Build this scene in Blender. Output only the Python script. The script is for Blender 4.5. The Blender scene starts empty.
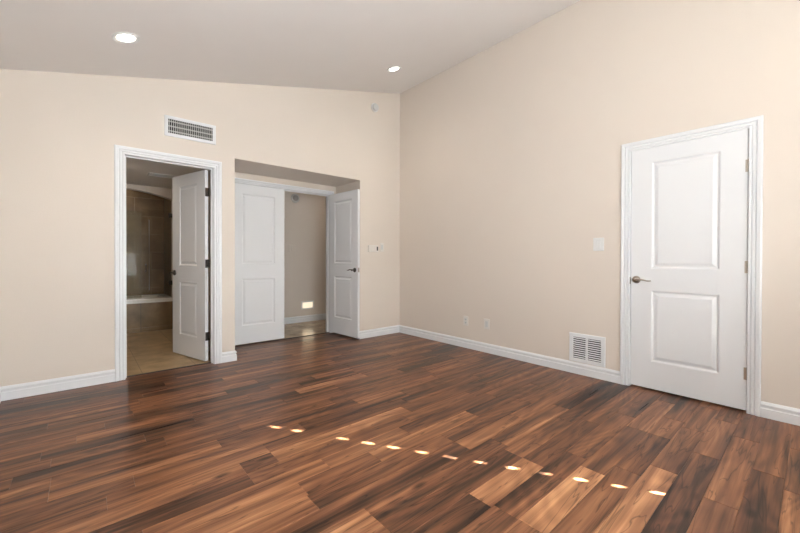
import bpy, math, random
from mathutils import Vector, Matrix
S = bpy.context.scene
COL = S.collection
R = math.radians

# ------------------------------------------------------------------ camera
cd = bpy.data.cameras.new('camera')
cam = bpy.data.objects.new('camera', cd)
COL.objects.link(cam)
d = Vector((0.65767333, 0.75326988, -0.00709037))
r = Vector((0.75329849, -0.65767351, 0.00263477))
u = Vector((0.00267845, 0.00707399, 0.99997139))
m = Matrix((r, u, -d)).transposed().to_4x4()
m.translation = Vector((-3.58052163, -4.11029083, 1.09561528))
cam.matrix_world = m
cd.sensor_width = 36.0
cd.lens = 364.188 / 800 * 36
cd.shift_y = -4.9585 / 800
cd.clip_start = 0.02
S.camera = cam

# ------------------------------------------------------------------ colour management
S.view_settings.view_transform = 'Standard'
S.view_settings.look = 'None'
S.view_settings.gamma = 1
S.view_settings.exposure = 0.08
S.view_settings.use_curve_mapping = False

# ------------------------------------------------------------------ daylight
w = bpy.data.worlds.new('sky'); S.world = w; w.use_nodes = True
bg = w.node_tree.nodes['Background']
bg.inputs[0].default_value = (0.55, 0.70, 1.0, 1); bg.inputs[1].default_value = 1.0

EL = math.atan(0.05 / 0.1638)
AZ = Vector((-0.5126, 0.8586, 0)).normalized()
sd = Vector((AZ.x * math.cos(EL), AZ.y * math.cos(EL), -math.sin(EL)))
sl = bpy.data.lights.new('sun', 'SUN'); sl.energy = 420; sl.angle = R(0.30); sl.color = (1, 0.93, 0.84)
so = bpy.data.objects.new('sun', sl); COL.objects.link(so)
so.rotation_euler = sd.to_track_quat('-Z', 'Y').to_euler(); so.location = (3, -9, 5)


def area(name, loc, direction, sx, sy, power, color, spread=180):
    l = bpy.data.lights.new(name, 'AREA'); l.shape = 'RECTANGLE'; l.size = sx; l.size_y = sy
    l.energy = power; l.color = color; l.spread = R(spread)
    o = bpy.data.objects.new(name, l); COL.objects.link(o); o.location = loc
    o.rotation_euler = Vector(direction).to_track_quat('-Z', 'Y').to_euler()
    return o


# fill lamps added inside the unseen windows behind the camera, in place of daylight
area('fill_left_window', (-4.045, -4.72, 1.35), (1, 0, 0), 0.8, 1.5, 7.5, (0.89, 0.95, 1))
area('fill_back_window', (-1.15, -5.28, 1.2), (0, 1, 0.4), 1.5, 1.5, 20, (0.89, 0.95, 1))
area('fill_back_window_blind', (-3.03, -5.28, 1.2), (0, 1, 0.6), 1.5, 1.5, 146, (0.89, 0.95, 1), 150)
area('bathroom_fill', (-3.4, 0.95, 2.12), (0.1, 0.4, -1), 0.3, 0.3, 3.5, (1, 0.85, 0.66))  # added fill for the dim bathroom, no fixture in view
area('alcove_fill', (-3.1, 3.0, 2.29), (0, 0.2, -1), 0.12, 0.12, 1.2, (1, 0.85, 0.62))  # added to brighten the alcove tile from above
area('hall_lamp', (0.15, 1.15, 2.38), (-0.3, 0, -1), 0.2, 0.2, 2.2, (1, 0.88, 0.74))
area('hall_lamp_far', (-2.6, 1.2, 2.38), (0.2, 0, -1), 0.2, 0.2, 1.2, (1, 0.90, 0.80))


# ------------------------------------------------------------------ materials
def mat(name, color, rough=0.5, metal=0.0, spec=0.5, bump=None, noise=None):
    mt = bpy.data.materials.new(name); mt.use_nodes = True
    nt = mt.node_tree; b = nt.nodes['Principled BSDF']
    b.inputs['Base Color'].default_value = (*color, 1)
    b.inputs['Roughness'].default_value = rough
    b.inputs['Metallic'].default_value = metal
    b.inputs['Specular IOR Level'].default_value = spec
    tc = nt.nodes.new('ShaderNodeTexCoord')
    n = nt.nodes.new('ShaderNodeTexNoise')
    n.inputs['Scale'].default_value = bump[0] if bump else 30
    n.inputs['Detail'].default_value = 3
    nt.links.new(tc.outputs['Object'], n.inputs['Vector'])
    if bump:
        bp = nt.nodes.new('ShaderNodeBump'); bp.inputs['Strength'].default_value = bump[1]
        bp.inputs['Distance'].default_value = bump[2]
        nt.links.new(n.outputs['Fac'], bp.inputs['Height']); nt.links.new(bp.outputs[0], b.inputs['Normal'])
    # a trace of tonal variation so that nothing is perfectly uniform
    mx = nt.nodes.new('ShaderNodeMix'); mx.data_type = 'RGBA'
    k = noise or 0.02
    mx.inputs[6].default_value = (*[c * (1 - k) for c in color], 1)
    mx.inputs[7].default_value = (*[min(1, c * (1 + k)) for c in color], 1)
    n2 = nt.nodes.new('ShaderNodeTexNoise'); n2.inputs['Scale'].default_value = 2.5
    nt.links.new(tc.outputs['Object'], n2.inputs['Vector'])
    nt.links.new(n2.outputs['Fac'], mx.inputs[0]); nt.links.new(mx.outputs[2], b.inputs['Base Color'])
    return mt


PAINT = mat('cream_wall_paint', (0.755, 0.679, 0.603), 0.55, bump=(140, 0.35, 0.002), spec=0.35)
CEIL = mat('ceiling_paint', (0.845, 0.815, 0.79), 0.8, bump=(110, 0.3, 0.002), spec=0.2)
WHITE = mat('white_semi_gloss_paint', (0.83, 0.842, 0.855), 0.35, noise=0.008)
PLASTIC = mat('white_plastic', (0.80, 0.80, 0.78), 0.35)
ALMOND = mat('almond_plastic', (0.78, 0.74, 0.69), 0.4)
PLASTIC2 = mat('off_white_plastic', (0.66, 0.66, 0.64), 0.4)
DARKP = mat('dark_plastic', (0.03, 0.03, 0.03), 0.4)
NICKEL = mat('satin_nickel', (0.42, 0.38, 0.33), 0.3, metal=1)
BRONZE = mat('dark_bronze', (0.055, 0.047, 0.042), 0.35, metal=0.4)
DUCT = mat('dark_duct', (0.035, 0.035, 0.035), 0.8)
BLADE = mat('grey_vent_blade', (0.42, 0.42, 0.41), 0.5)
PORC = mat('white_tub_enamel', (0.82, 0.80, 0.76), 0.15)
BLIND = mat('blind_vinyl', (0.85, 0.84, 0.80), 0.5)
OUT = mat('exterior_stucco', (0.55, 0.47, 0.38), 0.9)


def emit(name, color, strength):
    mt = bpy.data.materials.new(name); mt.use_nodes = True; nt = mt.node_tree
    nt.nodes.remove(nt.nodes['Principled BSDF'])
    e = nt.nodes.new('ShaderNodeEmission'); e.inputs[0].default_value = (*color, 1); e.inputs[1].default_value = strength
    nt.links.new(e.outputs[0], nt.nodes['Material Output'].inputs[0])
    return mt


LAMP = emit('lit_lamp_lens', (1, 0.95, 0.86), 9)
STEP = emit('lit_step_lens', (1, 0.86, 0.64), 1.05)


def glass(name, tint, refl, refl_tint=None, amount=0.0):
    mt = bpy.data.materials.new(name); mt.use_nodes = True; nt = mt.node_tree
    nt.nodes.remove(nt.nodes['Principled BSDF'])
    t = nt.nodes.new('ShaderNodeBsdfTransparent'); t.inputs[0].default_value = (*tint, 1)
    g = nt.nodes.new('ShaderNodeBsdfGlossy'); g.inputs[1].default_value = 0.03
    x = nt.nodes.new('ShaderNodeMixShader')
    f = nt.nodes.new('ShaderNodeFresnel'); f.inputs[0].default_value = refl
    nt.links.new(f.outputs[0], x.inputs[0]); nt.links.new(t.outputs[0], x.inputs[1]); nt.links.new(g.outputs[0], x.inputs[2])
    out = x
    if refl_tint:  # diffuse colour mixed into the pane to imitate a reflection
        d_ = nt.nodes.new('ShaderNodeBsdfDiffuse'); d_.inputs[0].default_value = (*refl_tint, 1)
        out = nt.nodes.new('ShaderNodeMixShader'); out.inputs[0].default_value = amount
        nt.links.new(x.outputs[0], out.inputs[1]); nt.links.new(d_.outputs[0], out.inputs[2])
    nt.links.new(out.outputs[0], nt.nodes['Material Output'].inputs[0])
    return mt


GLASS = glass('clear_glass', (0.96, 0.955, 0.94), 1.16)
PGLASS = glass('reflection_tinted_glass', (0.90, 0.88, 0.82), 1.16, (0.5, 0.45, 0.34), 0.13)  # brownish reflection of the bathroom put into the pane's colour
WGLASS = glass('window_glass', (0.97, 0.98, 0.98), 1.35)


def tile(name, c1, c2, grout, tw, th, rough, axes='XY', off=0.5):
    mt = bpy.data.materials.new(name); mt.use_nodes = True; nt = mt.node_tree; L = nt.links.new
    b = nt.nodes['Principled BSDF']; b.inputs['Roughness'].default_value = rough
    tc = nt.nodes.new('ShaderNodeTexCoord'); sp = nt.nodes.new('ShaderNodeSeparateXYZ'); cb = nt.nodes.new('ShaderNodeCombineXYZ')
    L(tc.outputs['Object'], sp.inputs[0])
    L(sp.outputs[axes[0]], cb.inputs[0]); L(sp.outputs[axes[1]], cb.inputs[1])
    br = nt.nodes.new('ShaderNodeTexBrick'); L(cb.outputs[0], br.inputs['Vector'])
    br.inputs['Scale'].default_value = 1; br.inputs['Brick Width'].default_value = tw; br.inputs['Row Height'].default_value = th
    br.inputs['Mortar Size'].default_value = 0.0035; br.offset = off
    br.inputs['Color1'].default_value = (*c1, 1); br.inputs['Color2'].default_value = (*c2, 1); br.inputs['Mortar'].default_value = (*grout, 1)
    n = nt.nodes.new('ShaderNodeTexNoise'); n.inputs['Scale'].default_value = 6; n.inputs['Detail'].default_value = 6
    L(tc.outputs['Object'], n.inputs['Vector'])
    rp = nt.nodes.new('ShaderNodeValToRGB'); rp.color_ramp.elements[0].position = 0.3; rp.color_ramp.elements[1].position = 0.7
    rp.color_ramp.elements[0].color = (0.68, 0.66, 0.62, 1); rp.color_ramp.elements[1].color = (1.12, 1.1, 1.08, 1)
    L(n.outputs['Fac'], rp.inputs[0])
    mx = nt.nodes.new('ShaderNodeMix'); mx.data_type = 'RGBA'; mx.blend_type = 'MULTIPLY'; mx.inputs[0].default_value = 1
    L(br.outputs['Color'], mx.inputs[6]); L(rp.outputs[0], mx.inputs[7]); L(mx.outputs[2], b.inputs['Base Color'])
    return mt


TILE_F = tile('beige_floor_tile', (0.52, 0.37, 0.205), (0.47, 0.335, 0.185), (0.30, 0.21, 0.12), 0.45, 0.45, 0.35, off=0.0)
TILE_H = tile('hall_floor_tile', (0.46, 0.37, 0.27), (0.43, 0.34, 0.25), (0.30, 0.24, 0.18), 0.45, 0.45, 0.25, off=0.0)
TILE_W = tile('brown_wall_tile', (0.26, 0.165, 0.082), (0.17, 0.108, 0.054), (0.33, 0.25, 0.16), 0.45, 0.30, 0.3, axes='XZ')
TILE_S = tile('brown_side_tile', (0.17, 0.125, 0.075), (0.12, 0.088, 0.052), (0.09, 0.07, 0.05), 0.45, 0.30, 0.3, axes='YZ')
TILE_A = tile('brown_apron_tile', (0.27, 0.178, 0.085), (0.22, 0.143, 0.068), (0.14, 0.11, 0.07), 0.45, 0.45, 0.35, axes='XZ')


def wood():
    mt = bpy.data.materials.new('walnut_plank_floor'); mt.use_nodes = True; nt = mt.node_tree; L = nt.links.new
    N = nt.nodes.new
    b = nt.nodes['Principled BSDF']
    at = N('ShaderNodeAttribute'); at.attribute_name = 'plank'
    sp = N('ShaderNodeSeparateColor'); L(at.outputs['Color'], sp.inputs[0])
    tc = N('ShaderNodeTexCoord')
    # every plank looks at its own patch of the wood
    off = N('ShaderNodeCombineXYZ')
    for i, (src, k) in enumerate(((1, 37.0), (2, 23.0), (1, 11.0))):
        mm = N('ShaderNodeMath'); mm.operation = 'MULTIPLY'; mm.inputs[1].default_value = k
        L(sp.outputs[src], mm.inputs[0]); L(mm.outputs[0], off.inputs[i])
    ad = N('ShaderNodeVectorMath'); ad.operation = 'ADD'; L(tc.outputs['Object'], ad.inputs[0]); L(off.outputs[0], ad.inputs[1])

    def mapped(sx, sy, src=ad):
        mp = N('ShaderNodeMapping'); mp.inputs['Scale'].default_value = (sx, sy, 1); L(src.outputs[0], mp.inputs['Vector']); return mp

    def noise(sx, sy, detail=4, dist=0.0, rough=0.55):
        n = N('ShaderNodeTexNoise'); n.inputs['Scale'].default_value = 1; n.inputs['Detail'].default_value = detail
        n.inputs['Distortion'].default_value = dist; n.inputs['Roughness'].default_value = rough
        L(mapped(sx, sy).outputs[0], n.inputs['Vector']); return n.outputs['Fac']

    def math_(op, a, bb, c=None):
        mm = N('ShaderNodeMath'); mm.operation = op
        for i, v in enumerate((a, bb, c)):
            if v is None: continue
            if isinstance(v, (int, float)): mm.inputs[i].default_value = v
            else: L(v, mm.inputs[i])
        return mm.outputs[0]
    broad = noise(0.8, 8, 3, 0.5)
    band = noise(0.7, 17, 4, 0.7)
    # contour lines of a smooth field make the cathedral figure
    fld = noise(1.1, 5.5, 0, 0.4)
    sn = math_('SINE', math_('MULTIPLY', fld, 60), 0)
    fig = math_('MULTIPLY_ADD', sn, 0.5, 0.5)
    fine = noise(3.5, 130, 3, 0.1)
    t = math_('MULTIPLY_ADD', broad, 0.85, -0.42)
    t = math_('ADD', t, math_('MULTIPLY_ADD', band, 1.15, -0.575))
    t = math_('ADD', t, math_('MULTIPLY_ADD', fig, 0.10, -0.05))
    t = math_('ADD', t, math_('MULTIPLY_ADD', fine, 0.16, -0.08))
    t = math_('ADD', t, math_('MULTIPLY_ADD', sp.outputs[0], 0.95, 0.045))
    rp = N('ShaderNodeValToRGB'); cr = rp.color_ramp
    cr.elements[0].position = 0.0; cr.elements[0].color = (0.014, 0.008, 0.006, 1)
    cr.elements[1].position = 1.0; cr.elements[1].color = (0.64, 0.34, 0.17, 1)
    for p_, c in ((0.20, (0.052, 0.026, 0.016)), (0.40, (0.150, 0.064, 0.033)), (0.60, (0.265, 0.116, 0.056)), (0.80, (0.43, 0.205, 0.10))):
        e = cr.elements.new(p_); e.color = (*c, 1)
    L(t, rp.inputs[0])
    # thin dark veins that run with the grain
    vn = noise(0.9, 11, 2, 1.6)
    vr = N('ShaderNodeMapRange'); vr.inputs[1].default_value = 0.0; vr.inputs[2].default_value = 0.018
    vr.inputs[3].default_value = 0.42; vr.inputs[4].default_value = 1.0
    L(math_('ABSOLUTE', math_('SUBTRACT', vn, 0.46), 0), vr.inputs[0])
    vmx = N('ShaderNodeMix'); vmx.data_type = 'RGBA'; vmx.blend_type = 'MULTIPLY'; vmx.inputs[0].default_value = 1
    L(rp.outputs[0], vmx.inputs[6]); L(vr.outputs[0], vmx.inputs[7])
    # dark knots
    vo = N('ShaderNodeTexVoronoi'); vo.inputs['Scale'].default_value = 1; L(mapped(1.7, 4.5).outputs[0], vo.inputs['Vector'])
    kr = N('ShaderNodeMapRange'); kr.inputs[1].default_value = 0.035; kr.inputs[2].default_value = 0.10
    kr.inputs[3].default_value = 0.30; kr.inputs[4].default_value = 1.0
    L(vo.outputs['Distance'], kr.inputs[0])
    mx = N('ShaderNodeMix'); mx.data_type = 'RGBA'; mx.blend_type = 'MULTIPLY'; mx.inputs[0].default_value = 1
    L(vmx.outputs[2], mx.inputs[6]); L(kr.outputs[0], mx.inputs[7])
    L(mx.outputs[2], b.inputs['Base Color'])
    rr = N('ShaderNodeMapRange'); rr.inputs[3].default_value = 0.24; rr.inputs[4].default_value = 0.36
    L(band, rr.inputs[0]); L(rr.outputs[0], b.inputs['Roughness'])
    b.inputs['Specular IOR Level'].default_value = 0.22
    bp = N('ShaderNodeBump'); bp.inputs['Strength'].default_value = 0.25; bp.inputs['Distance'].default_value = 0.0015
    L(noise(2.5, 16, 2), bp.inputs['Height']); L(bp.outputs[0], b.inputs['Normal'])
    return mt


WOOD = wood()


# ------------------------------------------------------------------ mesh helpers
class MB:
    def __init__(s): s.v = []; s.f = []; s.m = []

    def add(s, vs, fs, mi=0):
        k = len(s.v); s.v += [tuple(v) for v in vs]
        for f in fs: s.f.append([i + k for i in f]); s.m.append(mi)
        return s

    def box(s, a, b, mi=0):
        x0, y0, z0 = a; x1, y1, z1 = b
        return s.add([(x0, y0, z0), (x1, y0, z0), (x1, y1, z0), (x0, y1, z0), (x0, y0, z1), (x1, y0, z1), (x1, y1, z1), (x0, y1, z1)],
                     [(0, 3, 2, 1), (4, 5, 6, 7), (0, 1, 5, 4), (1, 2, 6, 5), (2, 3, 7, 6), (3, 0, 4, 7)], mi)

    def prism(s, bottom, top, mi=0):
        n = len(bottom)
        return s.add(list(bottom) + list(top), [tuple(range(n))[::-1], tuple(range(n, 2 * n))] +
                     [(i, (i + 1) % n, n + (i + 1) % n, n + i) for i in range(n)], mi)

    def lathe(s, prof, c, ax, n=24, mi=0):
        """prof: (radius, height along ax)"""
        ax = Vector(ax).normalized(); e1 = ax.orthogonal().normalized(); e2 = ax.cross(e1); c = Vector(c)
        vs = []
        for (rad, h) in prof:
            for i in range(n):
                t = 2 * math.pi * i / n
                vs.append(c + ax * h + (e1 * math.cos(t) + e2 * math.sin(t)) * max(rad, 1e-5))
        fs = []
        for j in range(len(prof) - 1):
            for i in range(n):
                k = (i + 1) % n
                fs.append((j * n + i, j * n + k, (j + 1) * n + k, (j + 1) * n + i))
        fs.append(tuple(range(n))[::-1]); fs.append(tuple(range((len(prof) - 1) * n, len(prof) * n)))
        return s.add(vs, fs, mi)

    def tube(s, pts, rads, n=12, sq=1.0, mi=0):
        vs = []; pts = [Vector(p) for p in pts]
        for j, p in enumerate(pts):
            t = (pts[min(j + 1, len(pts) - 1)] - pts[max(j - 1, 0)]).normalized()
            e1 = t.cross(Vector((0, 0, 1)))
            e1 = e1.normalized() if e1.length > 1e-4 else Vector((1, 0, 0))
            e2 = e1.cross(t)
            for i in range(n):
                a = 2 * math.pi * i / n
                vs.append(p + (e1 * math.cos(a) + e2 * math.sin(a) * sq) * rads[j])
        fs = [(j * n + i, j * n + (i + 1) % n, (j + 1) * n + (i + 1) % n, (j + 1) * n + i) for j in range(len(pts) - 1) for i in range(n)]
        fs += [tuple(range(n))[::-1], tuple(range((len(pts) - 1) * n, len(pts) * n))]
        return s.add(vs, fs, mi)

    def sweep(s, secs, mi=0):
        """secs: list of cross sections with equally many points, open profile closed by its back"""
        n = len(secs[0]); vs = [p for sec in secs for p in sec]
        fs = [(j * n + i, j * n + (i + 1) % n, (j + 1) * n + (i + 1) % n, (j + 1) * n + i) for j in range(len(secs) - 1) for i in range(n)]
        fs += [tuple(range(n))[::-1], tuple(range((len(secs) - 1) * n, len(secs) * n))]
        return s.add(vs, fs, mi)


import bmesh


def obj(name, mb, mats, parent=None, xf=None, bevel=0.0, smooth=False, seg=2):
    if not isinstance(mats, (list, tuple)): mats = [mats]
    me = bpy.data.meshes.new(name)
    vs = [xf(v) for v in mb.v] if xf else mb.v
    me.from_pydata([tuple(v) for v in vs], [], mb.f)
    for mt in mats: me.materials.append(mt)
    for p, mi in zip(me.polygons, mb.m): p.material_index = mi
    bm = bmesh.new(); bm.from_mesh(me)
    bmesh.ops.recalc_face_normals(bm, faces=bm.faces[:])
    bm.to_mesh(me); bm.free()
    if smooth:
        for p in me.polygons: p.use_smooth = True
        me.set_sharp_from_angle(angle=R(35))
    o = bpy.data.objects.new(name, me); COL.objects.link(o)
    if parent: o.parent = parent
    if bevel:
        bv = o.modifiers.new('bevel', 'BEVEL'); bv.width = bevel; bv.segments = seg; bv.limit_method = 'ANGLE'; bv.angle_limit = R(40)
    return o


def struct(name, mb, mats, **k):
    o = obj(name, mb, mats, **k); o['kind'] = 'structure'; return o


def tag(o, label, cat, group=None):
    o['label'] = label; o['category'] = cat
    if group: o['group'] = group
    return o


def thing(name, label, cat, loc, group=None, rot=None):
    """an Empty at the thing's place; its parts are built in world space and parented with the inverse"""
    o = bpy.data.objects.new(name, None); COL.objects.link(o); o.location = loc; o.empty_display_size = 0.1
    if rot: o.rotation_euler = rot
    return tag(o, label, cat, group)


def local(t):
    """world -> thing space"""
    inv = Matrix.LocRotScale(t.location, t.rotation_euler, None).inverted()
    return lambda v: inv @ Vector(v)


# local frames: (along the wall, out of the wall, up) -> world
def WA(v): return (v[0], -v[1], v[2])                 # wall with the double doors, face y=0
def WB(v): return (-v[1], -v[0], v[2])                # wall with the closed door, face x=0
def WR(v): return (v[0], 0.625 - v[1], v[2])          # back of the recess
def WH(v): return (v[0], 1.745 - v[1], v[2])          # far hall wall


W = 4.064; ZC = 3.562; SL = 0.2530; YB = -5.3; T = 0.12
def zc(x): return ZC + SL * x


# ------------------------------------------------------------------ shell
def wallcol(mb, x0, x1, z0, y0=0.0, y1=T):
    mb.prism([(x0, y0, z0), (x1, y0, z0), (x1, y1, z0), (x0, y1, z0)],
             [(x0, y0, zc(x0) + .04), (x1, y0, zc(x1) + .04), (x1, y1, zc(x1) + .04), (x0, y1, zc(x0) + .04)])


DL, DR = -3.290, -2.550          # bathroom doorway, inner edge of the casing
RL, RR, RT, RY = -2.345, -0.718, 2.168, 0.625
mb = MB()
wallcol(mb, -W - T, DL - .012, 0); wallcol(mb, DL - .012, DR + .012, 2.045); wallcol(mb, DR + .012, RL, 0)
wallcol(mb, RL, RR, RT); wallcol(mb, RR, T, 0)
struct('wall_back', mb, PAINT)
# recess that holds the double doors
FL, FR = -2.205, -0.822
mb = MB()
mb.box((RL - .1, T, 0), (RL, RY + T, RT + .1)); mb.box((RR, T, 0), (RR + .1, RY + T, RT + .1))
mb.box((RL, T, RT), (RR, RY + T, RT + .1))
mb.box((RL, RY, 2.045), (RR, RY + T, RT)); mb.box((RL, RY, 0), (FL - .015, RY + T, 2.045)); mb.box((FR + .015, RY, 0), (RR, RY + T, 2.045))
struct('wall_recess', mb, PAINT)

# right wall (closed door): solid, the doorway is a shallow rebate
B0, B1 = 3.047, 3.785
mb = MB()
def bw(u0, u1, z0, z1, n0=-T, n1=0.0): mb.box(WB((u0, n0, z0)), WB((u1, n1, z1)))
bw(-T, B0 - .012, 0, ZC + .05); bw(B0 - .012, B1 + .012, 2.045, ZC + .05); bw(B1 + .012, -YB + T, 0, ZC + .05)
bw(B0 - .012, B1 + .012, 0, 2.045, -T, -.07)
struct('wall_right', mb, PAINT)
# left wall with a window added behind the camera for its light
LW0, LW1 = -5.15, -4.29
mb = MB()
zt = zc(-W) + .04
mb.box((-W - T, LW1, 0), (-W, 0, zt)); mb.box((-W - T, YB - T, 0), (-W, LW0, zt))
mb.box((-W - T, LW0, 0), (-W, LW1, 0.6)); mb.box((-W - T, LW0, 2.1), (-W, LW1, zt))
struct('wall_left', mb, PAINT)
# wall behind the camera: window with the blind, second window added for the lighting
BW0, BW1, BZ0, BZ1 = -1.90, -0.40, 0.42, 2.02
GD0, GD1, GZ0 = -3.80, -2.25, BZ0
mb = MB()
wallcol(mb, -W, GD0, 0, YB - T, YB); wallcol(mb, GD0, GD1, BZ1, YB - T, YB); mb.box((GD0, YB - T, 0), (GD1, YB, GZ0)); wallcol(mb, GD1, BW0, 0, YB - T, YB)
wallcol(mb, BW0, BW1, BZ1, YB - T, YB); mb.box((BW0, YB - T, 0), (BW1, YB, BZ0)); wallcol(mb, BW1, 0, 0, YB - T, YB)
struct('wall_front', mb, PAINT)
# sloped ceiling
mb = MB()
x0, x1, y0, y1 = -W - .3, 0.3, YB - .3, 0.05
mb.prism([(x0, y0, zc(x0)), (x1, y0, zc(x1)), (x1, y1, zc(x1)), (x0, y1, zc(x0))],
         [(x0, y0, zc(x0) + .15), (x1, y0, zc(x1) + .15), (x1, y1, zc(x1) + .15), (x0, y1, zc(x0) + .15)])
struct('ceiling', mb, CEIL)

# ------------------------------------------------------------------ plank floor
rnd = random.Random(11); B0_, B1_ = B0 + .12, B1 + .12
PW = 0.1205; Y0 = -3.772
joints = {  # row: [(x of joint, tone of the plank that ends there on its right side), ...] read off the photo
    -4: [(-1.90, .42), (-1.0, .30), (-0.3, .50)],
    -3: [(-1.06, .44), (-.474, .34), (0.15, .52)],
    -2: [(-1.62, .46), (-.935, .34), (0.15, .50)],
    -1: [(-1.42, .36), (-.53, .56), (0.15, .47)],
    0: [(-1.90, .50), (-.956, .33), (-.30, .50), (0.15, .38)],
    1: [(-2.15, .30), (-1.295, .70), (-.62, .42), (-.10, .52), (0.15, .40)],
    2: [(-2.3, .50), (-1.45, .30), (-.885, .34), (-.53, .46), (0.15, .30)],
    3: [(-2.8, .60), (-2.195, .40), (-1.585, .76), (-.88, .36), (-.2, .52), (0.15, .35)],
    4: [(-2.9, .62), (-2.2, .36), (-1.50, .40), (-.7, .40), (0.15, .45)],
    5: [(-2.609, .48), (-2.22, .22), (-1.75, .66), (-1.0, .32), (0.15, .44)],
    6: [(-2.65, .60), (-1.75, .33), (-1.1, .44), (0.15, .30)],
    7: [(-2.65, .58), (-1.70, .38), (-.9, .56), (0.15, .36)],
    8: [(-3.3, .66), (-1.9, .36), (-1.3, .40), (0.15, .46)],
    9: [(-2.80, .64), (-1.9, .44), (-1.0, .34), (0.15, .42)],
    10: [(-2.79, .60), (-2.36, .50), (-1.5, .62), (-.6, .32), (0.15, .38)],
    11: [(-3.4, .46), (-2.6, .52), (-2.03, .58), (-1.1, .30), (0.15, .40)],
    12: [(-2.95, .30), (-1.9, .42), (-1.2, .44), (0.15, .36)],
    13: [(-2.95, .48), (-2.78, .30), (-1.8, .56), (-.9, .36), (0.15, .42)],
    14: [(-3.5, .40), (-2.78, .52), (-1.7, .36), (-.8, .42), (0.15, .30)],
    15: [(-3.39, .40), (-2.5, .50), (-1.6, .34), (0.15, .40)],
    16: [(-3.7, .42), (-2.97, .56), (-2.0, .34), (-1.1, .46), (0.15, .32)],
}
pv = []; pf = []; pa = []
def plank(xa, xb, ya, yb, tone):
    if xb - xa < .02: return
    g = 0.0012; dz = 0.0016; k = len(pv)
    a = [(xa, ya, -dz), (xb, ya, -dz), (xb, yb, -dz), (xa, yb, -dz)]
    b = [(xa + g, ya + g, 0), (xb - g, ya + g, 0), (xb - g, yb - g, 0), (xa + g, yb - g, 0)]
    pv.extend(a + b)
    fs = [(4, 5, 6, 7), (0, 1, 5, 4), (1, 2, 6, 5), (2, 3, 7, 6), (3, 0, 4, 7)]
    c = (tone, rnd.random(), rnd.random(), 1)
    for f in fs: pf.append([i + k for i in f]); pa.append(c)
row = int(math.floor((YB - Y0) / PW)) - 1
while True:
    ya = Y0 + PW * row; yb = ya + PW
    if ya >= 0.645: break
    ya_ = max(ya, YB); yb_ = min(yb, 0.645)
    if yb_ > ya_ + .005:
        xl, xr = -W, (0.068 if -B1_ - .01 < ya_ < -B0_ + .01 else 0.0)
        js = joints.get(row)
        if js is None:
            js = []; x = -W - rnd.random() * .9
            while x < .12:
                x += rnd.choice((.45, .6, .75, .9, 1.2, 1.2)) * rnd.uniform(.9, 1.1)
                js.append((x, min(.68, max(.18, rnd.gauss(.40, .085)))))
        x = -W
        for (jx, tn) in js:
            a, b_ = max(x, xl), min(jx, xr)
            # behind the wall line only the recess has planks (the doorway too, up to the tile)
            for (c0, c1, ymax) in ((-W, RL, 0.07), (RL, RR, 0.645), (RR, 0, 0.07)):
                a2, b2 = max(a, c0), min(b_, c1); yy = min(yb_, ymax)
                if ya_ >= 0.0:
                    if b2 > a2 and yy > ya_: plank(a2, b2, ya_, yy, tn)
            if ya_ < 0.0: plank(a, b_, ya_, yb_, tn)
            x = jx
    row += 1
me = bpy.data.meshes.new('floor')
me.from_pydata(pv + [(-W - .1, YB - .1, -.1), (T, YB - .1, -.1), (T, .66, -.1), (-W - .1, .66, -.1)], [], pf + [[len(pv) + i for i in range(4)]])
pa.append((.2, 0, 0, 1))
ca = me.attributes.new('plank', 'FLOAT_COLOR', 'FACE')
for i, c in enumerate(pa): ca.data[i].color = c
me.materials.append(WOOD)
fo = bpy.data.objects.new('floor', me); COL.objects.link(fo); fo['kind'] = 'structure'
mb = MB().box((-W, YB, -.02), (0, .09, -.0017)).box((0, -B1 - .12, -.02), (.07, -B0 + .12, -.0017)).box((RL, .09, -.02), (RR, .645, -.0017))
struct('floor_underlay', mb, DUCT)

# ------------------------------------------------------------------ bathroom and hall shells
TY = 2.50
mb = MB().box((-W, .07, -.03), (RL - .1, TY, 0.0))
struct('floor_bathroom', mb, TILE_F)
BC = 2.18
struct('ceiling_bathroom', MB().box((-W - T, T, BC), (RL - .1, TY + .12, BC + .1)), CEIL)
mb = MB().box((-W - T, T, 0), (-W, TY + .12, BC)).box((RL - .1, RY + T, 0), (RL, TY + .12, BC))
struct('wall_bathroom', mb, PAINT)
# tub alcove: tiled back and sides, arched opening
AX0, AX1, AY1 = -3.90, -2.515, 3.30
mb = MB().box((AX0 - .1, AY1, 0), (AX1 + .1, AY1 + .1, 2.4)); mb.add([], [])
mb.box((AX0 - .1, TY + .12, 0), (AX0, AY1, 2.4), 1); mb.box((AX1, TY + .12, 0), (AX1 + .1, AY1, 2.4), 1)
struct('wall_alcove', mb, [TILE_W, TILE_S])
struct('ceiling_alcove', MB().box((AX0 - .1, TY + .12, 2.3), (AX1 + .1, AY1 + .1, 2.4)), CEIL)
mb = MB(); n = 28; cxm = -3.21; pk = 2.122; kk = 0.237
xs = [AX0 + (AX1 - AX0) * i / n for i in range(n + 1)]
for i in range(n):
    a, b_ = xs[i], xs[i + 1]; za = pk - kk * (a - cxm) ** 2; zb = pk - kk * (b_ - cxm) ** 2
    mb.prism([(a, TY, za), (b_, TY, zb), (b_, TY + .12, zb), (a, TY + .12, za)], [(a, TY, BC), (b_, TY, BC), (b_, TY + .12, BC), (a, TY + .12, BC)])
mb.box((-W, TY, 0), (AX0, TY + .12, BC)); mb.box((AX1, TY, 0), (RL - .1, TY + .12, BC))
mb.box((-W - T, TY + .0, BC), (RL - .1, TY + .12, 2.4))
struct('wall_arch', mb, PAINT)
struct('wall_tub_front', MB().box((AX0, TY - .005, 0), (AX1, TY + .075, .425)), TILE_A)
struct('trim_tub_base', MB().box((AX0, TY - .017, 0), (AX1, TY - .005, .06)), TILE_A)

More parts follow.
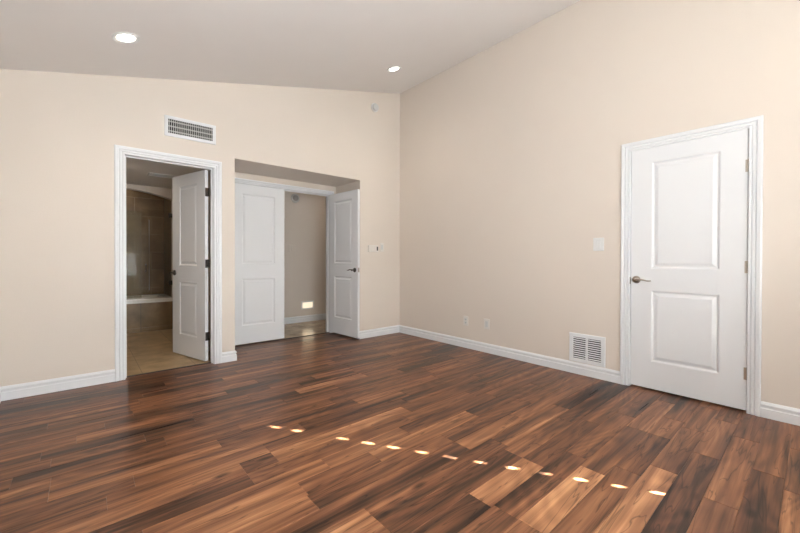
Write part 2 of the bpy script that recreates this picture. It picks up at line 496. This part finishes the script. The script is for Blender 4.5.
# hall
HX0, HX1, HY = RL, 0.75, 1.745
struct('floor_hall', MB().box((HX0, .645, -.03), (HX1, HY, -.001)), TILE_H)
struct('ceiling_hall', MB().box((HX0, RY + T, 2.44), (HX1, HY, 2.54)), CEIL)
mb = MB().box((HX0 - .0, HY, 0), (HX1 + .1, HY + .1, 2.54)).box((HX1, RY, 0), (HX1 + .1, HY, 2.54))
mb.box((RR + .1, RY, 0), (HX1, RY + T, 2.54)); mb.box((RL, RY, RT + .1), (RR + .1, RY + T, 2.54)); mb.box((HX0 - .1, RY + T, BC), (HX0, HY + .1, 2.54))
struct('wall_hall', mb, PAINT)
# dark reducer strips where the planks meet the tile
struct('trim_threshold_bathroom', MB().box((DL + .005, .055, 0), (DR - .005, .085, .006)), BRONZE, bevel=.002)
struct('trim_threshold_hall', MB().box((FL, .636, 0), (FR, .662, .006)), BRONZE, bevel=.002)

# ------------------------------------------------------------------ baseboards
BP = [(0, 0), (.016, 0), (.016, .062), (.0095, .066), (.0095, .079), (.0155, .083), (.0155, .092), (.010, .100), (.0055, .106), (0, .108)]
def base(name, xf, segs):
    """segs: (u0, u1, mitre0, mitre1): the profile shifts by n*mitre along u at the ends"""
    mb = MB()
    for (u0, u1, m0, m1) in segs:
        mb.sweep([[(u0 + n_ * m0, n_, z_) for n_, z_ in BP], [(u1 + n_ * m1, n_, z_) for n_, z_ in BP]])
    struct(name, mb, WHITE, xf=xf)
CW = 0.073
base('baseboard_back', WA, [(-W, DL - CW, 1, 0), (DR + CW, RL, 0, 1), (RR, 0, -1, -1)])
base('baseboard_right', WB, [(0, B0 - CW, 1, 0), (B1 + CW, -YB, 0, 0)])
base('baseboard_left', lambda v: (-W + v[1], -v[0], v[2]), [(0, 4.3, 1, 0), (4.3, -YB, 0, 0)])
base('baseboard_recess_left', lambda v: (RL + v[1], v[0], v[2]), [(0, RY, -1, 0)])
base('baseboard_recess_right', lambda v: (RR - v[1], v[0], v[2]), [(0, RY, -1, 0)])
base('baseboard_hall', WH, [(HX0, HX1, 0, 0)])

# ------------------------------------------------------------------ door casings
CP = [(0, 0), (0, .008), (.004, .0115), (.016, .0115), (.019, .0055), (.023, .0125), (.038, .014), (.042, .0075), (.046, .0165), (.066, .019), (.073, .017), (.075, .012), (.075, 0)]
def casing(name, xf, u0, u1, z1, w=CW):
    k = w / .075
    secs = [[(u0 - a * k, n_, 0) for a, n_ in CP], [(u0 - a * k, n_, z1 + a * k) for a, n_ in CP],
            [(u1 + a * k, n_, z1 + a * k) for a, n_ in CP], [(u1 + a * k, n_, 0) for a, n_ in CP]]
    return struct(name, MB().sweep(secs), WHITE, xf=xf)
def jamb(name, xf, u0, u1, z1, depth, t=.012, stop=None):
    mb = MB()
    mb.box((u0 - t, -depth, 0), (u0, 0.001, z1 + t)); mb.box((u1, -depth, 0), (u1 + t, 0.001, z1 + t)); mb.box((u0, -depth, z1), (u1, 0.001, z1 + t))
    if stop:
        a, b_ = stop; s_ = .011
        mb.box((u0, -b_, 0), (u0 + s_, -a, z1)); mb.box((u1 - s_, -b_, 0), (u1, -a, z1)); mb.box((u0 + s_, -b_, z1 - s_), (u1 - s_, -a, z1))
    return struct(name, mb, WHITE, xf=xf)
casing('trim_casing_right', WB, B0, B1, 2.030)
jamb('trim_jamb_right', WB, B0, B1, 2.032, .069)
casing('trim_casing_bathroom', WA, DL, DR, 2.030)
jamb('trim_jamb_bathroom', WA, DL + .004, DR - .004, 2.032, T, stop=(.045, .083))
casing('trim_casing_double', WR, FL, FR, 2.034, w=.060)
jamb('trim_jamb_double', WR, FL, FR, 2.036, T, stop=(.045, .083))

# ------------------------------------------------------------------ doors
def leaf_mesh(wd, ht, st, th=.035, zs=((.238, .833), (1.017, 1.904))):
    """two-panel moulded leaf: x 0..wd from the hinge, y 0..th (y=0 is the face shown), z 0..ht"""
    mb = MB(); z0 = .012
    xs = (0, st, wd - st, wd); zz = [0, zs[0][0] - z0, zs[0][1] - z0, zs[1][0] - z0, zs[1][1] - z0, ht]
    for y, sg in ((0, 1), (th, -1)):
        for i in range(3):
            for j in range(5):
                if i == 1 and j in (1, 3):
                    a0, a1, c0, c1 = xs[1], xs[2], zz[j], zz[j + 1]; rings = []
                    for ins, dp in ((0, 0), (.007, .003), (.013, .009), (.022, .0095), (.045, .002), (.048, .002)):
                        yy = y + sg * dp
                        rings.append([(a0 + ins, yy, c0 + ins), (a1 - ins, yy, c0 + ins), (a1 - ins, yy, c1 - ins), (a0 + ins, yy, c1 - ins)])
                    vs = [p for q in rings for p in q]
                    fs = [(4 * q + e, 4 * q + (e + 1) % 4, 4 * q + 4 + (e + 1) % 4, 4 * q + 4 + e) for q in range(5) for e in range(4)] + [(20, 21, 22, 23)]
                    mb.add(vs, fs)
                else:
                    mb.add([(xs[i], y, zz[j]), (xs[i + 1], y, zz[j]), (xs[i + 1], y, zz[j + 1]), (xs[i], y, zz[j + 1])], [(0, 1, 2, 3)])
    mb.add([(0, 0, 0), (wd, 0, 0), (wd, th, 0), (0, th, 0), (0, 0, ht), (wd, 0, ht), (wd, th, ht), (0, th, ht)],
           [(0, 1, 2, 3), (4, 5, 6, 7), (0, 4, 7, 3), (1, 5, 6, 2)])
    return mb


def merge(o):
    bm = bmesh.new(); bm.from_mesh(o.data); bmesh.ops.remove_doubles(bm, verts=bm.verts[:], dist=1e-5)
    bmesh.ops.recalc_face_normals(bm, faces=bm.faces[:]); bm.to_mesh(o.data); bm.free()


def lever(xh, zh, y, sy, toward):
    """rose, neck and curved lever on the face y, pointing out along sy, lever running along toward"""
    mb = MB()
    mb.lathe([(0, 0), (.031, 0), (.032, .004), (.028, .009), (.016, .011), (.011, .014), (.010, .042), (.0125, .046), (.0125, .056), (.006, .060), (0, .060)], (xh, y, zh), (0, sy, 0), 28)
    pts = []; rd = []
    for i in range(9):
        t = i / 8
        pts.append((xh + toward * (.115 * t), y + sy * (.052 + .004 * math.sin(t * 3.14) - .010 * t * t), zh + .006 * math.sin(t * 5.5)))
        rd.append(.0105 - .004 * t)
    mb.tube(pts, rd, 14, 0.75)
    return mb


def hinge_mb(x, y, z, leafdir, ydir):
    """butt hinge: barrel at (x,y), one leaf plate lying along leafdir"""
    mb = MB()
    for k in range(3): mb.lathe([(0, 0), (.0062, .0005), (.0062, .0285), (0, .029)], (x, y, z - .044 + .0295 * k), (0, 0, 1), 12)
    mb.lathe([(0, 0), (.004, 0), (.0045, .004), (0, .006)], (x, y, z + .0445), (0, 0, 1), 10)
    return mb


def door(name, xf, wd, ht, st, label_handle=None, handles=(), hinges=(), th=.035, plates=(), hinge_mat=NICKEL):
    o = struct(name, leaf_mesh(wd, ht, st, th), WHITE, xf=None)
    merge(o)
    o.matrix_world = xf
    for (xh, zh, face, toward, mt) in handles:
        y, sy = (0, -1) if face == 0 else (th, 1)
        obj('door_handle', lever(xh, zh, y, sy, toward), mt, o, smooth=True)
    for (z, hm) in hinges:
        obj('hinge', hm(z), hinge_mat, o, smooth=True)
    for (a, b_, mt) in plates:
        obj('latch_plate', MB().box(a, b_), mt, o, bevel=.001)
    return o


def frame_from(ox, oy, xdir, facedir, z=.012):
    """leaf x axis = xdir; leaf -y axis (the shown face) points to facedir"""
    X = Vector((*xdir, 0)).normalized(); Yv = -Vector((*facedir, 0)).normalized(); Z = Vector((0, 0, 1))
    mm = Matrix((X, Yv, Z)).transposed().to_4x4(); mm.translation = Vector((ox, oy, z)); return mm


# closed door in the right wall: hinged on its right (towards the camera side), face almost flush with the wall
wd = B1 - B0 - .006
Mx = frame_from(0.004, -(B1 - .003), (0, 1), (-1, 0), z=.016)
dB = door('door_1', Mx, wd, 2.016, .148,
          handles=[(wd - .042, .908, 0, -1, NICKEL)],
          hinges=[(z - .012, lambda z: hinge_mb(-.004, -.007, z, 0, 0).box((-.001, -.0015, z - .044), (.014, .0005, z + .044))) for z in (1.765, 1.040, .275)],
          plates=[((wd - .0005, .005, .88), (wd + .002, .030, .94), NICKEL)])
# strike plate on the jamb beside the lever
struct('trim_strike_plate', MB().box((B0 - .006, -.001, .885), (B0 + .0015, .0105, .945)), NICKEL, xf=WB)

# bathroom door, swung into the bathroom
uang = R(105.6); ux = (math.cos(uang), math.sin(uang)); fx = (-math.sin(uang), math.cos(uang))   # fx: normal pointing to -x
px, py = DR - .022, T + .012
ox, oy = px + .035 * fx[0] + 0.004 * ux[0], py + .035 * fx[1] + 0.004 * ux[1]
dT = door('door_2', frame_from(ox, oy, ux, fx), .688, 2.016, .158,
          handles=[(.688 - .050, .92, 0, -1, BRONZE), (.688 - .050, .92, 1, -1, BRONZE)],
          hinges=[(z - .012, lambda z: hinge_mb(-.008, .041, z, 0, 0).box((-.0035, .004, z - .045), (.0005, .036, z + .045))) for z in (1.795, 1.040, .270)],
          hinge_mat=BRONZE)

# double doors at the back of the recess: the left leaf shut, the right leaf swung into the room
lw = .683
dL = door('door_3', frame_from(FL + .003, RY + .004, (1, 0), (0, -1), z=.020), lw, 2.012, .128,
          hinges=[(z - .012, lambda z: hinge_mb(-.001, -.007, z, 0, 0)) for z in (1.795, 1.04, .27)],
          plates=[((lw - .0005, .006, .89), (lw + .0015, .029, .95), NICKEL)])
ra = R(270 + 4.0); rx = (math.cos(ra), math.sin(ra)); rf = (math.sin(ra), -math.cos(ra))
if rf[0] > 0: rf = (-rf[0], -rf[1])
ox, oy = FR + .020 + .035 * rf[0], RY - .006 + .035 * rf[1]
lw = .668
dR = door('door_4', frame_from(ox, oy, rx, rf, z=.026), lw, 2.006, .128,
          handles=[(lw - .062, .918, 0, -1, BRONZE), (lw - .062, .918, 1, -1, BRONZE)],
          hinges=[(z - .012, lambda z: hinge_mb(-.004, .040, z, 0, 0)) for z in (1.795, 1.04, .27)],
          plates=[((lw - .0005, .006, .89), (lw + .0015, .029, .95), NICKEL)], hinge_mat=NICKEL)

# ------------------------------------------------------------------ windows behind the camera, the last two added for the lighting
def win(name, xf, u0, u1, z0, z1):
    """xf: (u, outward depth 0..T, z)"""
    fr = MB(); f = .045
    fr.box((u0, .06, z0), (u0 + f, .10, z1)); fr.box((u1 - f, .06, z0), (u1, .10, z1)); fr.box((u0 + f, .06, z0), (u1 - f, .10, z0 + f)); fr.box((u0 + f, .06, z1 - f), (u1 - f, .10, z1))
    um = (u0 + u1) / 2; fr.box((um - .02, .062, z0 + f), (um + .02, .098, z1 - f))
    o = struct(name, fr, WHITE, xf=xf, bevel=.003)
    obj('pane', MB().box((u0 + f, .078, z0 + f), (um - .02, .082, z1 - f)).box((um + .02, .078, z0 + f), (u1 - f, .082, z1 - f)), WGLASS, o, xf=xf)
    return o
win('window_1', lambda v: (v[0], YB - v[1], v[2]), BW0, BW1, BZ0, BZ1)
win('added_window_2', lambda v: (v[0], YB - v[1], v[2]), GD0, GD1, GZ0, BZ1)
win('added_window_3', lambda v: (-W - v[1], v[0], v[2]), LW0, LW1, 0.6, 2.1)
# horizontal blind, shut; sunlight comes through its row of cord holes
BY = YB - .035
bl = thing('window_blind', 'white horizontal slat blind shut in the window behind the camera, by the right wall', 'blind', ((BW0 + BW1) / 2, BY, BZ0 + .01))
L_ = local(bl)
obj('headrail', MB().box((BW0 + .004, BY - .018, BZ1 - .05), (BW1 - .004, BY + .018, BZ1 - .0002)), BLIND, bl, xf=L_, bevel=.003)
obj('bottom_rail', MB().box((BW0 + .006, BY - .012, BZ0 + .004), (BW1 - .006, BY + .012, BZ0 + .032)), BLIND, bl, xf=L_, bevel=.003)
tl = ((-BY) - 3.627) / AZ.y
zh0 = tl * math.tan(EL); xh = -1.546 - AZ.x * tl
slats = MB(); k = -3
hole_ks = [0, 1, 2, 3, 4, 5, 6, 7, 8, 9, 10, 12, 13]
while True:
    zcn = zh0 + .05 * k
    if zcn > BZ1 - .06: break
    if zcn > BZ0 + .015:
        tt = .004; hh = .0275; lean = .010
        def P(x, dz, back):  # slat leans: its top edge inwards
            return (x, BY + lean * (dz / hh) + (-.0015 if back else .0015), zcn + dz)
        X0, X1 = BW0 + .001, BW1 - .001
        if k in hole_ks:
            nn = 12; hw, hz = .0135, .0068
            ring = [(xh + hw * math.cos(2 * math.pi * (i + .5) / nn), hz * math.sin(2 * math.pi * (i + .5) / nn)) for i in range(nn)]
            q = .03
            sqr = []
            for (a, b_) in ring:
                ca_, sa_ = (a - xh) / hw, b_ / hz; mmx = max(abs(ca_), abs(sa_)); sqr.append((xh + q * ca_ / mmx, hh * sa_ / mmx))
            for back in (False, True):
                vs = [P(a, b_, back) for a, b_ in ring] + [P(a, b_, back) for a, b_ in sqr]
                slats.add(vs, [(i, (i + 1) % nn, nn + (i + 1) % nn, nn + i) for i in range(nn)])
                for xa, xb in ((X0, xh - q), (xh + q, X1)):
                    slats.add([P(xa, -hh, back), P(xb, -hh, back), P(xb, hh, back), P(xa, hh, back)], [(0, 1, 2, 3)])
                for sx in (-1, 1):  # corners of the square that the ring skips
                    for sz in (-1, 1):
                        cs = [s_ for s_ in sqr if (s_[0] - xh) * sx > 0 and s_[1] * sz > 0]
                        a1 = [s_ for s_ in cs if abs(abs(s_[0] - xh) - q) < 1e-6]; a2 = [s_ for s_ in cs if abs(abs(s_[1]) - hh) < 1e-6]
                        if a1 and a2:
                            e1_ = max(a1, key=lambda s_: abs(s_[1])); e2_ = max(a2, key=lambda s_: abs(s_[0] - xh))
                            slats.add([P(*e1_, back), P(xh + sx * q, sz * hh, back), P(*e2_, back)], [(0, 1, 2)])
        else:
            slats.add([P(X0, -hh, 0), P(X1, -hh, 0), P(X1, hh, 0), P(X0, hh, 0), P(X0, -hh, 1), P(X1, -hh, 1), P(X1, hh, 1), P(X0, hh, 1)],
                      [(0, 1, 2, 3), (4, 5, 6, 7), (0, 1, 5, 4), (1, 2, 6, 5), (2, 3, 7, 6), (3, 0, 4, 7)])
    k += 1
obj('slats', slats, BLIND, bl, xf=L_)
bl = thing('window_blind', 'added unseen white slat blind keeping the sun out of the wide window behind the camera, by the left wall', 'blind', ((GD0 + GD1) / 2, BY, BZ0 + .01))  # added, unseen: stops the sun at this window
L_ = local(bl)
obj('headrail', MB().box((GD0 + .004, BY - .018, BZ1 - .05), (GD1 - .004, BY + .018, BZ1 - .0002)), BLIND, bl, xf=L_, bevel=.003)
mb = MB(); z = BZ0 + .028
while z < BZ1 - .03:
    mb.prism([(GD0 + .001, BY - .009, z - .027), (GD1 - .001, BY - .009, z - .027), (GD1 - .001, BY + .009, z + .027), (GD0 + .001, BY + .009, z + .027)],
             [(GD0 + .001, BY - .006, z - .027), (GD1 - .001, BY - .006, z - .027), (GD1 - .001, BY + .012, z + .027), (GD0 + .001, BY + .012, z + .027)]); z += .05
obj('slats', mb, BLIND, bl, xf=L_)

# ------------------------------------------------------------------ recessed ceiling lights
def can(x, y, label):
    z = zc(x); nrm = Vector((SL, 0, -1)).normalized()
    t = thing('ceiling_light', label, 'ceiling light', (x, y, z), 'recessed ceiling lights')
    L = local(t)
    mb = MB().lathe([(.088, -.001), (.088, .004), (.082, .008), (.066, .006), (.057, -.001)], (x, y, z), nrm, 40)
    mb.f = mb.f[:-2]; mb.m = mb.m[:-2]
    obj('trim_ring', mb, PLASTIC, t, xf=L, smooth=True)
    obj('lens', MB().lathe([(0, .0005), (.058, .0005), (.055, .003), (.03, .0042), (0, .0045)], (x, y, z), nrm, 32), LAMP, t, xf=L, smooth=True)
    l = bpy.data.lights.new('downlight', 'SPOT'); l.energy = 14; l.color = (1, .9, .76); l.spot_size = R(130); l.spot_blend = 1; l.shadow_soft_size = .06
    o = bpy.data.objects.new('downlight', l); COL.objects.link(o); o.parent = t
    o.location = nrm * .03; o.rotation_euler = (0, 0, 0)
can(-3.332, -.751, 'round lit recessed light in the low part of the ceiling, above the bathroom door')
can(-.762, -.764, 'round lit recessed light in the high part of the ceiling, near the corner')

# ------------------------------------------------------------------ supply register above the bathroom door
def frame_mb(u0, u1, z0, z1, fw, n_, n0=0.0):
    mb = MB(); q = .004
    o_ = [(u0, z0), (u1, z0), (u1, z1), (u0, z1)]; i_ = [(u0 + fw, z0 + fw), (u1 - fw, z0 + fw), (u1 - fw, z1 - fw), (u0 + fw, z1 - fw)]
    m_ = [(u0 + q, z0 + q), (u1 - q, z0 + q), (u1 - q, z1 - q), (u0 + q, z1 - q)]
    vs = [(a, n0, b_) for a, b_ in o_] + [(a, n_ * .6, b_) for a, b_ in o_] + [(a, n_, b_) for a, b_ in m_] + [(a, n_, b_) for a, b_ in i_] + [(a, n0, b_) for a, b_ in i_]
    fs = []
    for j in range(4):
        for e in range(4): fs.append((4 * j + e, 4 * j + (e + 1) % 4, 4 * j + 4 + (e + 1) % 4, 4 * j + 4 + e))
    for e in range(4): fs.append((16 + e, 16 + (e + 1) % 4, (e + 1) % 4, e))
    return mb.add(vs, fs)
def on(t, xf):
    L = local(t); return lambda v: L(xf(v))
u0, u1, z0, z1 = -2.985, -2.533, 2.272, 2.468
t = thing('supply_vent', 'wide white wall register with grey grid of blades above the bathroom door', 'vent', ((u0 + u1) / 2, 0, z0))
f_ = on(t, WA)
obj('frame', frame_mb(u0, u1, z0, z1, .030, .012), WHITE, t, xf=f_)
obj('backing', MB().box((u0 + .03, .0005, z0 + .03), (u1 - .03, .0015, z1 - .03)), DUCT, t, xf=f_)
mb = MB()
a, b_ = u0 + .031, u1 - .031
for i in range(22):
    c = a + (b_ - a) * (i + .5) / 22; mb.box((c - .0020, .0060, z0 + .03), (c + .0020, .0095, z1 - .03))
obj('vertical_blades', mb, PLASTIC2, t, xf=f_)
mb = MB()
for i in range(3):
    c = z0 + .03 + (z1 - z0 - .06) * (i + .5) / 3; mb.box((a, .002, c - .006), (b_, .005, c + .006))
obj('horizontal_blades', mb, BLADE, t, xf=f_)

# ------------------------------------------------------------------ return grille low on the right wall
u0, u1, z0, z1 = 2.528, 2.852, .113, .388
t = thing('return_vent', 'white louvred return grille low on the wall left of the closed door', 'vent', (0, -(u0 + u1) / 2, z0))
f_ = on(t, WB)
obj('frame', frame_mb(u0, u1, z0, z1, .036, .010), WHITE, t, xf=f_)
um = (u0 + u1) / 2
obj('mullion', MB().box((um - .009, .001, z0 + .036), (um + .009, .0098, z1 - .036)), WHITE, t, xf=f_)
obj('backing', MB().box((u0 + .036, .0004, z0 + .036), (u1 - .036, .001, z1 - .036)), DUCT, t, xf=f_)
mb = MB(); nl = 10
for i in range(nl):
    c = z0 + .038 + (z1 - z0 - .076) * (i + .5) / nl
    for a, b_ in ((u0 + .0362, um - .009), (um + .009, u1 - .0362)):
        mb.prism([(a, .0012, c + .0035), (b_, .0012, c + .0035), (b_, .0088, c - .0035), (a, .0088, c - .0035)], [(a, .0014, c + .0048), (b_, .0014, c + .0048), (b_, .0096, c - .0020), (a, .0096, c - .0020)])
obj('louvres', mb, WHITE, t, xf=f_)

# ------------------------------------------------------------------ wall plates
def plate(name, label, cat, xf, uc, zc_, kind, hw=.037, hh=.060, group=None, pm=None):
    pm = pm or PLASTIC
    t = thing(name, label, cat, xf((uc, 0, zc_ - hh)), group); f_ = on(t, xf)
    obj('cover_plate', MB().box((uc - hw, 0, zc_ - hh), (uc + hw, .006, zc_ + hh)), pm, t, xf=f_, bevel=.003)
    if kind == 'rocker':
        obj('bezel', MB().box((uc - .0175, .0055, zc_ - .035), (uc + .0175, .0072, zc_ + .035)), PLASTIC2, t, xf=f_, bevel=.0006)
        obj('rocker', MB().prism([(uc - .0155, .006, zc_ - .033), (uc + .0155, .006, zc_ - .033), (uc + .0155, .006, zc_ + .033), (uc - .0155, .006, zc_ + .033)],
                                 [(uc - .0155, .0125, zc_ - .033), (uc + .0155, .0125, zc_ - .033), (uc + .0155, .008, zc_ + .033), (uc - .0155, .008, zc_ + .033)]), pm, t, xf=f_, bevel=.001)
    if kind == 'duplex':
        for s_ in (-1, 1):
            zz = zc_ + s_ * .0195
            rc = obj('receptacle', MB().box((uc - .0165, .0055, zz - .0135), (uc + .0165, .009, zz + .0135)), PLASTIC2, t, xf=f_, bevel=.003)
            obj('slots', MB().box((uc - .008, .0088, zz - .003), (uc - .0055, .0095, zz + .006)).box((uc + .0055, .0088, zz - .003), (uc + .008, .0095, zz + .006)).box((uc - .002, .0088, zz - .010), (uc + .002, .0095, zz - .006)), DARKP, rc, xf=f_)
    if kind == 'square':
        obj('insert', MB().box((uc - .0175, .0055, zc_ - .034), (uc + .0175, .0085, zc_ + .034)), PLASTIC2, t, xf=f_, bevel=.001)
    return t
plate('light_switch', 'white rocker light switch left of the closed door, at lever height', 'light switch', WB, 2.788, 1.235, 'rocker', hw=.046, hh=.060)
plate('wall_outlet', 'white outlet plate low on the right wall, the one nearer the corner', 'outlet', WB, 1.255, .332, 'duplex', pm=ALMOND)
plate('wall_outlet', 'white outlet plate low on the right wall, the one nearer the grille', 'outlet', WB, 1.565, .334, 'square', hw=.040, pm=ALMOND)
plate('wall_switch_plate', 'narrow pale plate on the wall between thermostat and room corner', 'light switch', WA, -.340, 1.262, 'square', hw=.032, hh=.062, pm=ALMOND)
# thermostat
t = thing('thermostat', 'small white thermostat with dark display beside the open door leaf', 'thermostat', (-.508, 0, 1.19)); f_ = on(t, WA)
obj('case', MB().box((-.588, 0, 1.190), (-.420, .022, 1.288)), ALMOND, t, xf=f_, bevel=.005, seg=3)
obj('display', MB().box((-.448, .0215, 1.212), (-.424, .0232, 1.268)), DARKP, t, xf=f_)
# smoke detector high on the wall near the corner
t = thing('smoke_detector', 'round white detector high on the wall beside the room corner', 'smoke detector', (-.475, 0, 3.222)); f_ = on(t, WA)
obj('base', MB().lathe([(0, 0), (.062, 0), (.064, .004), (.060, .014), (0, .014)], (-.475, 0, 3.222), (0, -1, 0), 32), PLASTIC, t, xf=local(t), smooth=True)
obj('dome', MB().lathe([(0, .014), (.046, .014), (.052, .018), (.052, .030), (.044, .040), (.018, .044), (0, .044)], (-.475, 0, 3.222), (0, -1, 0), 32), PLASTIC2, t, xf=local(t), smooth=True)

# ------------------------------------------------------------------ in the hall
t = thing('step_light', 'lit white step light low on the hall wall seen past the doors', 'wall light', (-.61, HY, .22)); f_ = on(t, WH)
obj('face_plate', frame_mb(-.735, -.490, .214, .360, .024, .010), PLASTIC, t, xf=f_)
obj('lens', MB().box((-.711, .002, .238), (-.514, .005, .336)), STEP, t, xf=f_)
sl2 = area('step_glow', (-.6125, HY - .03, .29), (0, -1, -.5), .18, .08, 0.3, (1, .80, .52)); sl2.parent = t; sl2.location = Vector((-.6125, HY - .03, .29)) - t.location
t = thing('hall_chime', 'small round grey detector high on the hall wall past the doors', 'detector', (-.845, HY, 2.125)); L = local(t)
obj('base', MB().lathe([(0, 0), (.078, 0), (.078, .012), (.070, .020), (0, .020)], (-.845, HY, 2.125), (0, -1, 0), 28), PLASTIC2, t, xf=L, smooth=True)
obj('dome', MB().lathe([(0, .020), (.050, .020), (.046, .040), (.030, .052), (0, .056)], (-.845, HY, 2.125), (0, -1, 0), 28), BLADE, t, xf=L, smooth=True)
plate('wall_switch_plate', 'pale switch plate on the hall wall beside the closed door leaf', 'light switch', WH, -.90, 1.27, 'rocker', hw=.058, pm=PAINT)

# ------------------------------------------------------------------ bathroom fittings
t = thing('bathroom_vent', 'dark grey slotted vent in the bathroom ceiling', 'vent', (-2.79, 1.53, BC)); L = local(t)
xfv = lambda v: L((v[0], v[1], BC - v[2]))
ff = frame_mb(0, .30, 0, .20, .018, .008); ff.v = [(-2.94 + a_, 1.43 + c_, b2_) for a_, b2_, c_ in ff.v]
obj('frame', ff, PLASTIC2, t, xf=xfv)
mb = MB()
for i in range(8): mb.box((-2.922, 1.449 + .0205 * i, .002), (-2.658, 1.459 + .0205 * i, .006))
obj('slats', mb, BLADE, t, xf=xfv)
obj('backing', MB().box((-2.922, 1.448, .0003), (-2.658, 1.612, .001)), DUCT, t, xf=xfv)

def rr(x0, x1, y0, y1, rad, z, n=6):
    out = []
    for cx, cy, a0 in ((x1 - rad, y1 - rad, 0), (x0 + rad, y1 - rad, 90), (x0 + rad, y0 + rad, 180), (x1 - rad, y0 + rad, 270)):
        for i in range(n + 1):
            a = R(a0 + 90 * i / n); out.append((cx + rad * math.cos(a), cy + rad * math.sin(a), z))
    return out
X0, X1, Yt0, Yt1 = AX0 + .004, AX1 - .004, TY - .022, AY1 - .004
secs = [rr(X0, X1, Yt0 + .06, Yt1, .01, .15), rr(X0, X1, Yt0 + .098, Yt1, .01, .30), rr(X0, X1, Yt0 + .1, Yt1, .01, .427), rr(X0, X1, Yt0, Yt1, .01, .430), rr(X0, X1, Yt0, Yt1, .01, .478), rr(X0 + .004, X1 - .004, Yt0 + .006, Yt1, .01, .488),
        rr(X0 + .10, X1 - .10, Yt0 + .11, Yt1 - .08, .16, .488), rr(X0 + .115, X1 - .115, Yt0 + .125, Yt1 - .095, .15, .475), rr(X0 + .18, X1 - .16, Yt0 + .17, Yt1 - .14, .13, .20), rr(X0 + .26, X1 - .24, Yt0 + .24, Yt1 - .21, .08, .16)]
secs[0] = rr(X0 + .05, X1 - .05, Yt0 + .12, Yt1 - .05, .05, .15); secs[1] = rr(X0 + .02, X1 - .02, Yt0 + .105, Yt1 - .02, .03, .30)
tub = obj('bathtub', MB().sweep(secs), PORC, smooth=True); tag(tub, 'white bathtub rim above the brown tiled front in the bathroom alcove', 'bathtub')
# glass shower screen standing on the tub rim
GY = TY + .035
t = thing('shower_screen', 'clear glass tub screen standing on the white tub rim', 'shower screen', (-3.2, GY, .49)); L = local(t)
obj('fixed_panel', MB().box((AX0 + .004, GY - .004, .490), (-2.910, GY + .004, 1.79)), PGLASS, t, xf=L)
gd = obj('glass_door', MB().box((-2.900, GY - .004, .500), (AX1 - .014, GY + .004, 1.83)), GLASS, t, xf=L)
for z in (1.765, .715): obj('hinge', MB().box((AX1 - .05, GY - .012, z - .035), (AX1, GY + .012, z + .035)), BRONZE, gd, xf=L, bevel=.003)
obj('handle', MB().tube([(-2.86, GY - .006, .90), (-2.86, GY - .05, .905), (-2.86, GY - .05, .995), (-2.86, GY - .006, 1.0)], [.008] * 4, 10), BRONZE, gd, xf=L, smooth=True)
obj('towel_bar', MB().tube([(-2.818, GY - .006, .615), (-2.818, GY - .03, .62), (-2.818, GY - .03, 1.665), (-2.818, GY - .006, 1.67)], [.006] * 4, 10), NICKEL, gd, xf=L, smooth=True)
obj('bottom_track', MB().box((AX0 + .004, GY - .012, .488), (AX1 - .004, GY + .012, .500)), NICKEL, t, xf=L, bevel=.002)
bpy.context.view_layer.update()
